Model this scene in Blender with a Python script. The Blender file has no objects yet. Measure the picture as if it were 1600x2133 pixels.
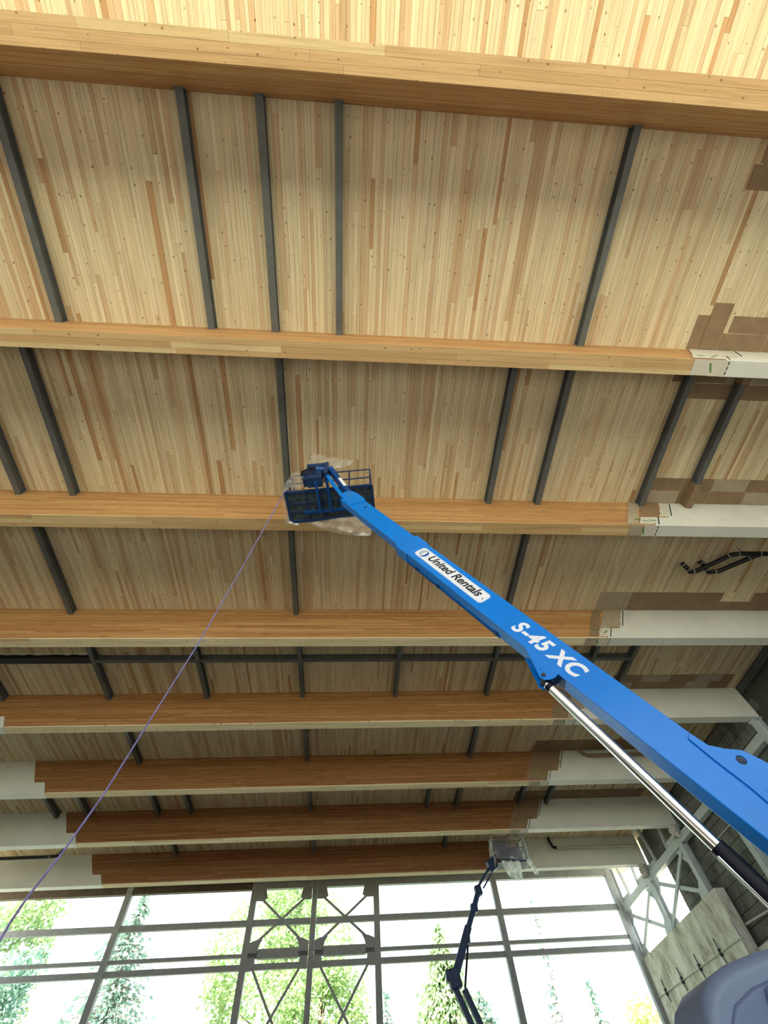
import bpy, bmesh, math, random
from mathutils import Vector, Matrix
random.seed(7)
SC = bpy.context.scene
COL = SC.collection
ZC = 1.7                      # eye height above the slab; "r" heights below are measured from the eye

# ------------------------------------------------------------------ camera, sky, sun, exposure
cam_d = bpy.data.cameras.new('camera')
cam_d.sensor_fit = 'HORIZONTAL'; cam_d.sensor_width = 36.0
cam_d.lens = 913.1 / 1600 * 36.0
cam_d.clip_end = 500
cam = bpy.data.objects.new('camera', cam_d); COL.objects.link(cam)
CR = Matrix(((0.99743386, -0.01826599, -0.06922469),
             (-0.05063382, -0.8635574, -0.50170194),
             (-0.05061541, 0.50391961, -0.86226626)))
cam.matrix_world = Matrix.Translation((0, 0, ZC)) @ CR.to_4x4()
SC.camera = cam

world = bpy.data.worlds.new('sky'); SC.world = world; world.use_nodes = True
bg = world.node_tree.nodes['Background']
bg.inputs[0].default_value = (0.86, 0.93, 1.0, 1); bg.inputs[1].default_value = 2.2

sun_d = bpy.data.lights.new('sun', 'SUN'); sun_d.energy = 27.0; sun_d.angle = 0.01; sun_d.color = (1.0, 0.97, 0.86)
sun = bpy.data.objects.new('sun', sun_d); COL.objects.link(sun)
sun.rotation_euler = Vector((0.25, 0.62, -0.80)).to_track_quat('-Z', 'Y').to_euler()   # from high behind the viewer

SC.view_settings.view_transform = 'Standard'; SC.view_settings.look = 'None'
SC.view_settings.gamma = 1.0; SC.view_settings.use_curve_mapping = False
SC.view_settings.exposure = 0.32

# ------------------------------------------------------------------ materials
def mat(name):
    m = bpy.data.materials.new(name); m.use_nodes = True
    nt = m.node_tree; b = nt.nodes['Principled BSDF']
    return m, nt, b
def N(nt, t, **kw):
    n = nt.nodes.new(t)
    for k, v in kw.items(): setattr(n, k, v)
    return n
def L(nt, a, b): nt.links.new(a, b)
def math_n(nt, op, a, b=None):
    n = N(nt, 'ShaderNodeMath', operation=op)
    for i, v in enumerate((a, b)):
        if v is None: continue
        if isinstance(v, (int, float)): n.inputs[i].default_value = v
        else: L(nt, v, n.inputs[i])
    return n.outputs[0]
def mixc(nt, fac, a, b, blend='MIX'):
    n = N(nt, 'ShaderNodeMix', data_type='RGBA', blend_type=blend)
    if isinstance(fac, (int, float)): n.inputs[0].default_value = fac
    else: L(nt, fac, n.inputs[0])
    for i, v in ((6, a), (7, b)):
        if isinstance(v, tuple): n.inputs[i].default_value = (*v[:3], 1)
        else: L(nt, v, n.inputs[i])
    return n.outputs[2]
def ramp(nt, fac, stops):
    n = N(nt, 'ShaderNodeValToRGB')
    cr = n.color_ramp
    while len(cr.elements) < len(stops): cr.elements.new(0.5)
    for e, (p, c) in zip(cr.elements, stops):
        e.position = p; e.color = (*c, 1) if len(c) == 3 else c
    L(nt, fac, n.inputs[0]); return n.outputs[0]
def pos_map(nt, scale):
    g = N(nt, 'ShaderNodeNewGeometry'); mp = N(nt, 'ShaderNodeMapping')
    mp.inputs['Scale'].default_value = scale
    L(nt, g.outputs['Position'], mp.inputs['Vector']); return mp.outputs[0]
def noise(nt, vec, scale, detail=3, rough=0.55):
    n = N(nt, 'ShaderNodeTexNoise'); n.inputs['Scale'].default_value = scale
    n.inputs['Detail'].default_value = detail; n.inputs['Roughness'].default_value = rough
    L(nt, vec, n.inputs['Vector']); return n.outputs[0]

def simple(name, col, rough=0.5, metal=0.0, var=0.06, vscale=3.0, coat=0.0, spec=0.5):
    m, nt, b = mat(name)
    f = noise(nt, pos_map(nt, (1, 1, 1)), vscale, 4)
    lo = tuple(max(0, c * (1 - var * 2)) for c in col); hi = tuple(min(1, c * (1 + var * 2)) for c in col)
    L(nt, ramp(nt, f, [(0.3, lo), (0.7, hi)]), b.inputs['Base Color'])
    b.inputs['Roughness'].default_value = rough; b.inputs['Metallic'].default_value = metal
    b.inputs['Coat Weight'].default_value = coat; b.inputs['Specular IOR Level'].default_value = spec
    return m

def wood_boards(name, axis):
    """boards with their own tone in the 'tone' attribute; grain, fine laminations and knots on top"""
    m, nt, b = mat(name)
    a = N(nt, 'ShaderNodeAttribute', attribute_name='tone')
    if axis == 'Y': st, kn = (1, 0.05, 1), (1, 0.75, 1)
    else: st, kn = (0.05, 1, 1), (0.75, 1, 1)
    g1 = noise(nt, pos_map(nt, st), 9.0, 3)
    g2 = noise(nt, pos_map(nt, tuple(s if s > .5 else .02 for s in st)), 38.0, 2)
    c = mixc(nt, 0.42, a.outputs['Color'], ramp(nt, g1, [(0.25, (0.56, 0.49, 0.42)), (0.5, (1, 1, 1)), (0.75, (1.0, 1.0, 1.0))]), 'MULTIPLY')
    c = mixc(nt, 0.38, c, ramp(nt, g2, [(0.32, (0.62, 0.52, 0.44)), (0.5, (1, 1, 1))]), 'MULTIPLY')
    v = N(nt, 'ShaderNodeTexVoronoi', voronoi_dimensions='2D'); v.inputs['Scale'].default_value = 4.6
    L(nt, pos_map(nt, kn), v.inputs['Vector'])
    sel = N(nt, 'ShaderNodeSeparateColor'); L(nt, v.outputs['Color'], sel.inputs[0])
    dot = math_n(nt, 'MULTIPLY', math_n(nt, 'LESS_THAN', v.outputs['Distance'], math_n(nt, 'MULTIPLY', math_n(nt, 'POWER', sel.outputs[1], 1.6), 0.10)), math_n(nt, 'GREATER_THAN', sel.outputs[0], 0.40))
    c = mixc(nt, math_n(nt, 'MULTIPLY', dot, 0.75), c, (0.20, 0.105, 0.05))
    L(nt, c, b.inputs['Base Color']); b.inputs['Roughness'].default_value = 0.62
    b.inputs['Specular IOR Level'].default_value = 0.25
    return m

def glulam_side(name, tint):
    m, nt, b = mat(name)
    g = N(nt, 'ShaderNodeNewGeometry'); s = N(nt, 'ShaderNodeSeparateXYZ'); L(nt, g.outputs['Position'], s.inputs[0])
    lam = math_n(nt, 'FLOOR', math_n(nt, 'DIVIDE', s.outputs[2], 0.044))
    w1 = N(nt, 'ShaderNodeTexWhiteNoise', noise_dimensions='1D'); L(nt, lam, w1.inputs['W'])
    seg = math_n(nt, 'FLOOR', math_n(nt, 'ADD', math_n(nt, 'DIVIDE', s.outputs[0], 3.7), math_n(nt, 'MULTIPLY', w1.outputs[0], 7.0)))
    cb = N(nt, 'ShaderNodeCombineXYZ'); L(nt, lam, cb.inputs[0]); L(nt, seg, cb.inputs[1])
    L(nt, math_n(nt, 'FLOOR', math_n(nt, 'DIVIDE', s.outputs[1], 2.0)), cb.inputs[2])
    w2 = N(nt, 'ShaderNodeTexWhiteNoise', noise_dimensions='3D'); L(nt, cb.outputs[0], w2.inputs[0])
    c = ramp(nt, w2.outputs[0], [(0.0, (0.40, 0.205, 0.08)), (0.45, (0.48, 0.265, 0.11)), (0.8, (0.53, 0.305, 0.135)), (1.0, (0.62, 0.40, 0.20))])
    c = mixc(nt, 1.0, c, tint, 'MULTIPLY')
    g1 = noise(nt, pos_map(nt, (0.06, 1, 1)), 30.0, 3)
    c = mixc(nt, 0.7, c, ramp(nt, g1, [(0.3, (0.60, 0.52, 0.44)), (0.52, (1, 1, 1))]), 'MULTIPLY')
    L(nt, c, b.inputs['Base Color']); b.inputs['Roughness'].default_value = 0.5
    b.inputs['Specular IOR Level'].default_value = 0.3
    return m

def concrete(name, base=(0.42, 0.42, 0.38), dark=(0.19, 0.18, 0.155), streak=True):
    m, nt, b = mat(name)
    f1 = noise(nt, pos_map(nt, (1, 1.0, 0.32 if streak else 1)), 1.5, 8, 0.72)
    f2 = noise(nt, pos_map(nt, (1, 1, 0.6)), 0.9, 6, 0.7)
    c = ramp(nt, f1, [(0.33, dark), (0.55, base), (0.8, tuple(min(1, x * 1.25) for x in base))])
    c = mixc(nt, 0.85, c, ramp(nt, f2, [(0.38, (0.42, 0.40, 0.36)), (0.47, (0.8, 0.78, 0.72)), (0.58, (1, 1, 1))]), 'MULTIPLY')
    L(nt, c, b.inputs['Base Color']); b.inputs['Roughness'].default_value = 0.85
    return m

def kraft(name, col, over=0.0):
    """brown masking paper, with white overspray where the spray gun passed"""
    m, nt, b = mat(name)
    f = noise(nt, pos_map(nt, (1, 1, 1)), 2.2, 4)
    c = ramp(nt, f, [(0.3, tuple(x * .82 for x in col)), (0.7, tuple(min(1, x * 1.15) for x in col))])
    if over:
        c = mixc(nt, over, c, (0.74, 0.74, 0.69))
    L(nt, c, b.inputs['Base Color']); b.inputs['Roughness'].default_value = 0.7
    bp = N(nt, 'ShaderNodeBump'); bp.inputs['Strength'].default_value = 0.25; bp.inputs['Distance'].default_value = 0.02
    L(nt, noise(nt, pos_map(nt, (1, 1, 1)), 6.0, 2), bp.inputs['Height']); L(nt, bp.outputs[0], b.inputs['Normal'])
    return m

def film(name, col=(0.86, 0.87, 0.88), opa=0.45):
    m, nt, b = mat(name)
    out = nt.nodes['Material Output']; nt.nodes.remove(b)
    tr = N(nt, 'ShaderNodeBsdfTransparent'); df = N(nt, 'ShaderNodeBsdfDiffuse'); tl = N(nt, 'ShaderNodeBsdfTranslucent'); gl = N(nt, 'ShaderNodeBsdfGlossy')
    df.inputs[0].default_value = (*col, 1); tl.inputs[0].default_value = (*col, 1); gl.inputs['Roughness'].default_value = 0.15
    m1 = N(nt, 'ShaderNodeMixShader'); m1.inputs[0].default_value = 0.5; L(nt, df.outputs[0], m1.inputs[1]); L(nt, tl.outputs[0], m1.inputs[2])
    m2 = N(nt, 'ShaderNodeMixShader'); m2.inputs[0].default_value = 0.14; L(nt, m1.outputs[0], m2.inputs[1]); L(nt, gl.outputs[0], m2.inputs[2])
    m3 = N(nt, 'ShaderNodeMixShader')
    f = noise(nt, pos_map(nt, (1, 1, 1)), 5.0, 3)
    r = ramp(nt, f, [(0.3, (opa * .6,) * 3), (0.7, (min(1, opa * 1.4),) * 3)])
    L(nt, r, m3.inputs[0]); L(nt, tr.outputs[0], m3.inputs[1]); L(nt, m2.outputs[0], m3.inputs[2])
    L(nt, m3.outputs[0], out.inputs[0]); return m

def glass(name):
    m, nt, b = mat(name)
    out = nt.nodes['Material Output']; nt.nodes.remove(b)
    tr = N(nt, 'ShaderNodeBsdfTransparent'); tr.inputs[0].default_value = (0.95, 0.98, 0.97, 1)
    gl = N(nt, 'ShaderNodeBsdfGlossy'); gl.inputs['Roughness'].default_value = 0.02
    mx = N(nt, 'ShaderNodeMixShader'); mx.inputs[0].default_value = 0.06
    L(nt, tr.outputs[0], mx.inputs[1]); L(nt, gl.outputs[0], mx.inputs[2]); L(nt, mx.outputs[0], out.inputs[0]); return m

def leaf(name, c1, c2):
    m, nt, b = mat(name)
    out = nt.nodes['Material Output']; nt.nodes.remove(b)
    f = noise(nt, pos_map(nt, (1, 1, 1)), 0.8, 4, 0.7)
    c = ramp(nt, f, [(0.35, c1), (0.65, c2)])
    df = N(nt, 'ShaderNodeBsdfDiffuse'); tl = N(nt, 'ShaderNodeBsdfTranslucent'); mx = N(nt, 'ShaderNodeMixShader'); mx.inputs[0].default_value = 0.35
    L(nt, c, df.inputs[0]); L(nt, c, tl.inputs[0]); L(nt, df.outputs[0], mx.inputs[1]); L(nt, tl.outputs[0], mx.inputs[2]); L(nt, mx.outputs[0], out.inputs[0]); return m

M = {}
M['plank'] = wood_boards('ceiling planks', 'Y')
M['soffit'] = wood_boards('glulam soffit', 'X')
for k_, tint in ((3, (1, 1, 1)), (4, (.96, .93, .88)), (5, (.78, .71, .62)), (6, (.66, .58, .50)), (7, (.58, .49, .44)), (8, (.60, .50, .50))): M['glulam%d' % k_] = glulam_side('glulam tint %d' % k_, tint)  # glulam sides multiplied by a darker tint on the farther beams
M['roof'] = simple('roof deck', (0.30, 0.24, 0.17), 0.8)
M['white'] = simple('white primer', (0.70, 0.71, 0.67), 0.45, var=0.03, vscale=1.2)
M['slot'] = simple('dark slot', (0.03, 0.035, 0.03), 0.8)
M['steel'] = simple('grey steel primer', (0.115, 0.125, 0.125), 0.5, var=0.08)
M['galv'] = simple('pale grey frame paint', (0.52, 0.58, 0.60), 0.45, var=0.05)
M['mullion'] = simple('window frame paint', (0.30, 0.325, 0.35), 0.5, var=0.06)
M['bolt'] = simple('bolt steel', (0.05, 0.05, 0.055), 0.4, 0.6)
M['kraft'] = kraft('brown masking paper', (0.265, 0.175, 0.10))
M['kraft_pale'] = kraft('sprayed masking paper', (0.33, 0.245, 0.15), 0.18)
M['kraft_white'] = kraft('oversprayed masking paper', (0.40, 0.32, 0.22), 0.62)
M['green_tape'] = simple('green masking tape', (0.10, 0.26, 0.05), 0.6)
M['blue'] = simple('boom blue paint', (0.002, 0.205, 0.74), 0.24, var=0.02, coat=0.05, spec=0.4)
M['blue2'] = simple('jib blue paint', (0.004, 0.06, 0.25), 0.38, var=0.05)
M['navy'] = simple('navy frame paint', (0.010, 0.035, 0.12), 0.45, var=0.1)
M['decal'] = simple('decal white', (0.80, 0.84, 0.90), 0.4, var=0.01)
M['decal_rim'] = simple('decal rim blue grey', (0.35, 0.52, 0.78), 0.4, var=0.01)
M['ink'] = simple('decal black', (0.02, 0.022, 0.03), 0.5)
M['logo_grey'] = simple('logo grey', (0.42, 0.47, 0.56), 0.4, var=0.01)
M['logo_blue'] = simple('logo blue', (0.012, 0.09, 0.42), 0.4, var=0.01)
M['chrome'] = simple('chrome rod', (0.82, 0.83, 0.85), 0.14, 1.0, var=0.0)
M['barrel'] = simple('black cylinder paint', (0.003, 0.004, 0.012), 0.35, var=0.05, spec=0.2)
M['rubber'] = simple('tyre rubber', (0.025, 0.025, 0.025), 0.8)
M['hood'] = simple('engine cover plastic', (0.12, 0.165, 0.27), 0.36, var=0.02)
M['hood_dark'] = simple('engine cover panel', (0.09, 0.13, 0.23), 0.42, var=0.02)
M['mesh'] = simple('platform floor mesh', (0.045, 0.065, 0.085), 0.55, var=0.3, vscale=9)
M['film'] = film('plastic film', opa=0.32)
M['film_dense'] = film('cloudy plastic film', (0.80, 0.87, 0.90), 0.72)
M['film_tan'] = film('thin plastic film', (0.80, 0.72, 0.62), 0.50)
M['pipe'] = simple('black pipe', (0.006, 0.006, 0.006), 0.45)
M['pipe_pale'] = simple('pale conduit', (0.50, 0.50, 0.45), 0.45)
M['concrete'] = concrete('stained concrete', (0.84, 0.85, 0.79), (0.60, 0.59, 0.53))
M['block'] = concrete('grey block', (0.20, 0.205, 0.195), (0.13, 0.13, 0.12), False)
M['joint'] = simple('mortar joint', (0.085, 0.085, 0.08), 0.9)
M['slab'] = concrete('floor slab', (0.16, 0.15, 0.135), (0.12, 0.11, 0.10), False)
M['ground'] = simple('gravel and grass', (0.42, 0.41, 0.33), 0.9, var=0.2, vscale=0.8)
M['glass'] = glass('window glass')
M['membrane'] = simple('black membrane', (0.006, 0.005, 0.005), 0.6)
M['brownboard'] = simple('brown fascia board', (0.085, 0.062, 0.045), 0.7, var=0.12)
M['rope'] = simple('violet rope', (0.22, 0.20, 0.48), 0.7, var=0.12, vscale=9)
M['leaf_a'] = leaf('pale green leaves', (0.28, 0.42, 0.19), (0.58, 0.70, 0.38))
M['leaf_b'] = leaf('blue green needles', (0.20, 0.36, 0.30), (0.40, 0.55, 0.46))
M['leaf_c'] = leaf('fresh green needles', (0.24, 0.40, 0.18), (0.52, 0.66, 0.36))
M['leaf_y'] = leaf('yellow green leaves', (0.42, 0.50, 0.16), (0.66, 0.70, 0.30))
M['bark'] = simple('bark', (0.16, 0.12, 0.09), 0.9, var=0.2)

# ------------------------------------------------------------------ mesh helpers
WO = {}                                                   # world origin of every object
class MB:
    def __init__(s): s.v = []; s.f = []; s.t = []; s.smooth = False
    def add(s, vs, fs, tone=None):
        o = len(s.v); s.v += [Vector(p) for p in vs]; s.f += [tuple(i + o for i in f) for f in fs]
        s.t += [tone] * len(fs); return s
    def box(s, x0, x1, y0, y1, z0, z1, tone=None):
        vs = [(x, y, z) for z in (z0, z1) for y in (y0, y1) for x in (x0, x1)]
        return s.add(vs, [(0, 2, 3, 1), (4, 5, 7, 6), (0, 1, 5, 4), (2, 6, 7, 3), (0, 4, 6, 2), (1, 3, 7, 5)], tone)
    def obox(s, c, ax, ay, az):
        c = Vector(c); ax = Vector(ax); ay = Vector(ay); az = Vector(az)
        vs = [c + ax * i + ay * j + az * k for k in (-1, 1) for j in (-1, 1) for i in (-1, 1)]
        return s.add(vs, [(0, 2, 3, 1), (4, 5, 7, 6), (0, 1, 5, 4), (2, 6, 7, 3), (0, 4, 6, 2), (1, 3, 7, 5)])
    def bar(s, a, b, w, h, up=(0, 0, 1)):
        a = Vector(a); b = Vector(b); d = (b - a); l = d.length; d.normalize(); up = Vector(up)
        if abs(d.dot(up)) > .98: up = Vector((0, 1, 0))
        x = d.cross(up).normalized(); y = x.cross(d)
        return s.obox((a + b) / 2, d * l / 2, x * w / 2, y * h / 2)
    def prism(s, poly, o, ex, ey, ez, depth):
        """polygon (a,b) in the ex,ey plane at o, extruded by depth along ez"""
        o = Vector(o); ex = Vector(ex); ey = Vector(ey); ez = Vector(ez); n = len(poly)
        vs = [o + ex * a + ey * b for a, b in poly] + [o + ex * a + ey * b + ez * depth for a, b in poly]
        return s.add(vs, [tuple(range(n))[::-1], tuple(range(n, 2 * n))] + [(i, (i + 1) % n, (i + 1) % n + n, i + n) for i in range(n)])
    def tube(s, pts, r, n=8, caps=True):
        pts = [Vector(p) for p in pts]; rings = []
        ref = None
        for i, p in enumerate(pts):
            d = (pts[min(i + 1, len(pts) - 1)] - pts[max(i - 1, 0)]).normalized()
            if ref is None: ref = Vector((0, 0, 1)) if abs(d.z) < .9 else Vector((1, 0, 0))
            x = d.cross(ref).normalized(); y = x.cross(d); ref = y
            rr = r[i] if isinstance(r, (list, tuple)) else r
            rings.append([p + x * math.cos(2 * math.pi * k / n) * rr + y * math.sin(2 * math.pi * k / n) * rr for k in range(n)])
        vs = [q for g in rings for q in g]; fs = []
        for i in range(len(pts) - 1):
            for k in range(n):
                fs.append((i * n + k, i * n + (k + 1) % n, (i + 1) * n + (k + 1) % n, (i + 1) * n + k))
        if caps: fs += [tuple(range(n))[::-1], tuple(range((len(pts) - 1) * n, len(pts) * n))]
        s.smooth = True
        return s.add(vs, fs)
    def build(s, name, m, parent=None, bevel=0.0, origin=None, seg=2):
        if origin is None:
            lo = [min(p[i] for p in s.v) for i in range(3)]; hi = [max(p[i] for p in s.v) for i in range(3)]
            origin = Vector(((lo[0] + hi[0]) / 2, (lo[1] + hi[1]) / 2, lo[2] if parent is None else (lo[2] + hi[2]) / 2))
        origin = Vector(origin)
        me = bpy.data.meshes.new(name); me.from_pydata([p - origin for p in s.v], [], s.f); me.update()
        if any(t is not None for t in s.t):
            at = me.attributes.new('tone', 'FLOAT_COLOR', 'FACE')
            for i, t in enumerate(s.t): at.data[i].color = (*t, 1) if t else (0.6, 0.45, 0.25, 1)
        bm = bmesh.new(); bm.from_mesh(me); bmesh.ops.recalc_face_normals(bm, faces=bm.faces); bm.to_mesh(me); bm.free()
        me.materials.append(m if not isinstance(m, str) else M[m])
        if s.smooth:
            for p in me.polygons: p.use_smooth = True
            me.set_sharp_from_angle(angle=math.radians(40 if s.smooth is True else s.smooth))
        ob = bpy.data.objects.new(name, me); COL.objects.link(ob)
        if parent: ob.parent = parent; ob.location = origin - WO[parent]
        else: ob.location = origin
        WO[ob] = origin.copy()
        if bevel:
            b = ob.modifiers.new('bevel', 'BEVEL'); b.width = bevel; b.segments = seg; b.limit_method = 'ANGLE'
        return ob
def empty(name, loc):
    o = bpy.data.objects.new(name, None); o.empty_display_size = 0.2; COL.objects.link(o); o.location = loc; WO[o] = Vector(loc); return o
def tag(o, label=None, cat=None, group=None, kind=None):
    if label: o['label'] = label
    if cat: o['category'] = cat
    if group: o['group'] = group
    if kind: o['kind'] = kind
    return o
def Z(r): return r + ZC
def ordinal(i): return ['first', 'second', 'third', 'fourth', 'fifth', 'sixth', 'seventh', 'eighth', 'ninth', 'tenth', 'eleventh'][i]
CEIL = Z(13.0); SOFF = Z(11.5); STEP = Z(12.0)

# ------------------------------------------------------------------ setting: ground, floor, walls
g = MB().box(-140, 140, -90, 150, -0.6, -0.05).build('ground', M['ground']); tag(g, 'pale gravel and grass ground around the hall', 'ground', kind='structure')
fl = MB().box(-22.4, 18.5, -9.2, 36.4, -0.3, 0.0).build('floor', M['slab']); tag(fl, 'pale concrete floor slab of the hall', 'floor', kind='structure')

ceiling = MB().box(-23.2, 19.6, -9.4, 36.9, CEIL + 0.045, CEIL + 0.40).build('ceiling', M['roof'])
tag(ceiling, 'pale timber plank ceiling above the beams', 'ceiling', kind='structure')

# beam faces: (near face y, far face y)
BEAMS = [(-8.75, -8.33), (-3.33, -2.89), (1.88, 2.30), (7.0, 7.41), (12.03, 12.44), (16.94, 17.35), (21.79, 22.20), (26.52, 26.93), (31.3, 31.71)]
PALE = [(0.77, 0.665, 0.445), (0.75, 0.645, 0.42), (0.80, 0.70, 0.48), (0.73, 0.615, 0.395), (0.77, 0.66, 0.455)]
TAN = [(0.66, 0.50, 0.31), (0.62, 0.455, 0.27), (0.68, 0.525, 0.33)]
RED = [(0.52, 0.32, 0.16), (0.55, 0.35, 0.18)]
def tone():
    q = random.random()
    c = random.choice(PALE) if q < .74 else (random.choice(TAN) if q < .97 else random.choice(RED))
    k = random.uniform(.93, 1.06); return tuple(min(.9, x * k) for x in c)
def proj(p):
    q = CR.transposed() @ (Vector(p) - Vector((0, 0, ZC)))
    if q.z > -.1: return None
    return 800 - q.x / q.z * 913.1, 1066.5 + q.y / q.z * 913.1, -q.z
planks = []
edges = [-9.3] + [(a + b) / 2 for a, b in BEAMS] + [36.8]
x = -23.1
while x < 19.4:
    w = random.choice((0.075, 0.09, 0.11, 0.13, 0.15))
    for i in range(len(edges) - 1):
        y0, y1 = edges[i], edges[i + 1]
        q = random.random(); h = (y1 - y0) / 2
        if y1 - y0 < 2 or q < .25: cuts = [y0, y1]
        elif q < .78: cuts = [y0, random.uniform(y0 + .5, y1 - .5), y1]
        else: cuts = [y0, random.uniform(y0 + .4, y0 + h - .2), random.uniform(y0 + h + .2, y1 - .4), y1]
        for a, b in zip(cuts[:-1], cuts[1:]):
            planks.append((x, x + w, a, b))
    x += w
def vis_area(p):
    c = proj(((p[0] + p[1]) / 2, (p[2] + p[3]) / 2, CEIL))
    if c is None or not (10 < c[0] < 1590 and 5 < c[1] < 1800): return 0
    k = 913.1 / c[2]; return (p[1] - p[0]) * (p[3] - p[2]) * k * k * (13.0 / c[2])
planks.sort(key=vis_area, reverse=True)
rest = MB()
for i, (x0, x1, y0, y1) in enumerate(planks):
    dz = random.uniform(0, .008)
    if i < 300:
        MB().box(x0 + .002, x1 - .002, y0 + .002, y1 - .002, CEIL - dz, CEIL + .045, tone()).build('plank', M['plank'], ceiling)
    else: rest.box(x0 + .002, x1 - .002, y0 + .002, y1 - .002, CEIL - dz, CEIL + .045, tone())
tag(rest.build('plank_field', M['plank'], ceiling), kind='stuff')

# concrete side walls, block wall behind the right-hand frame
wr = MB().box(18.0, 18.5, 25.95, 36.4, -0.05, Z(8.45)).box(18.3, 18.5, -9.2, 25.95, -0.05, Z(6.2)).build('wall_right', M['concrete'])
tag(wr, 'water-stained pale concrete wall below the steel frame on the right', 'wall', kind='structure')
for y in (28.55, 31.2, 33.85):
    MB().box(17.994, 18.0, y - .006, y + .006, 0.0, Z(8.3)).build('formwork_joint', M['joint'], wr)
wl = MB().box(-22.4, -22.0, -9.2, 36.4, -0.05, Z(8.45)).box(-22.9, -22.6, -9.2, 29.9, -0.05, Z(13.0)).build('wall_left', M['concrete']); tag(wl, 'plain concrete wall on the left side of the hall, upper part added to block light', 'wall', kind='structure')  # second box, up to the ceiling, added to close off light from the left
bw = MB().box(18.72, 18.9, -9.2, 29.9, -0.05, Z(13.0)).box(18.72, 18.9, 29.9, 31.75, Z(10.98), Z(13.0)).build('wall_right_outer', M['joint']); tag(bw, 'dark grey block wall behind the right-hand columns', 'wall', kind='structure')
bm_ = None
for r in range(15):
    z0 = Z(5.4) + r * .5
    yy = 17.4 - (0.5 if r % 2 else 0)
    while yy < 29.9:
        y1 = min(yy + 1.0, 29.9)
        if y1 - yy > .2:
            MB().box(18.66 - random.uniform(0, .012), 18.72, yy + .012, y1 - .012, z0 + .012, z0 + .488).build('block', M['block'], bw)
        yy += 1.0

# ------------------------------------------------------------------ glulam beams with white painted ends
WHICH = ['rearmost hidden', 'nearest, overhead at the top of the picture', 'second from the top of the picture', 'third from the top, behind the lift platform', 'fourth from the top',
         'fifth from the top', 'sixth from the top', 'seventh from the top', 'last one, directly above the window wall']
SL = .55                                                  # the painted joint leans outwards towards the ceiling
def stepped(x_st, dx, x_end, y0, y1, z0=SOFF, sg=1):
    """painted end: leaning stepped joint at x_st (at step height), upper half set back by dx"""
    poly = [(x_st - sg * SL * .5, z0), (x_end, z0), (x_end, CEIL), (x_st + sg * (dx + SL), CEIL), (x_st + sg * dx, STEP), (x_st, STEP)]
    return MB().prism(poly, (0, y0, 0), (1, 0, 0), (0, 0, 1), (0, 1, 0), y1 - y0)
for i, (y0, y1) in enumerate(BEAMS):
    SO = Z(11.12) if i < 2 else SOFF                     # the overhead beam is deeper than the rest
    if i == 0: lab = 'glulam beam over the open end of the hall behind the viewer'
    else: lab = 'long glulam timber roof beam, ' + WHICH[i]
    root = empty('glulam_beam', (-2.05, (y0 + y1) / 2, SO)); tag(root, lab, 'beam', 'glulam roof beams')
    xl, xr, dx = -14.03, 9.97, .47
    xl_lo, xr_lo = xl + SL * .5, xr - SL * .5
    body = MB()
    body.prism([(xl_lo, SO + .04), (xr_lo, SO + .04), (xr, STEP), (xr + dx, STEP), (xr + dx + SL, CEIL), (xl - dx - SL, CEIL), (xl - dx, STEP), (xl, STEP)], (0, y0, 0), (1, 0, 0), (0, 0, 1), (0, 1, 0), y1 - y0)
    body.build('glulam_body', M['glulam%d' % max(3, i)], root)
    # soffit laminations: three strips with staggered butt joints
    ws = [0, .34, .70, 1.0]
    for k in range(3):
        ya = y0 + (y1 - y0) * ws[k] + (.0015 if k else 0); yb = y0 + (y1 - y0) * ws[k + 1] - (.0015 if k < 2 else 0)
        xx = xl_lo
        while xx < xr_lo - .05:
            xe = min(xr_lo, xx + random.uniform(2.2, 5.2))
            if xr_lo - xe < .8: xe = xr_lo
            q = random.random()
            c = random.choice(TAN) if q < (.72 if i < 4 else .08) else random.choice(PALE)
            c = (c[0] * .90, c[1] * .79, c[2] * .64) if i < 4 else (c[0] * 1.06, c[1] * 1.05, c[2] * 1.06)  # boards paler from the fourth beam on, putting window light into their colour
            MB().box(xx + .002, xe - .002, ya, yb, SO - random.uniform(0, .004), SO + .04, c).build('soffit_board', M['soffit'], root)
            xx = xe
    e = .012
    stepped(xr, dx, 18.35, y0 - e, y1 + e, SO - .012).build('painted_end', M['white'], root, bevel=.02)
    stepped(xl, dx, -22.5, y0 - e, y1 + e, SO - .012, -1).build('painted_end', M['white'], root, bevel=.02)
    if i >= 2 and i < 8:
        for (xa, za, xb, zb) in ((xr + dx + .12 + SL * .1, 12.1, xr + dx + .12 + SL * .95, 12.95), (xr + .12 - SL * .46, 11.54, xr + .12, 12.0)):
            MB().bar((xa, y0 - e, Z(za)), (xb, y0 - e, Z(zb)), .035, .012, (0, 1, 0)).build('slot', M['slot'], root)
        for k in range(3):
            ya = y0 + .03 + k * .13
            MB().box(xr_lo + .10, xr_lo + .13, ya, ya + .09, SO - .017, SO - .01).build('slot', M['slot'], root)

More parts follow.
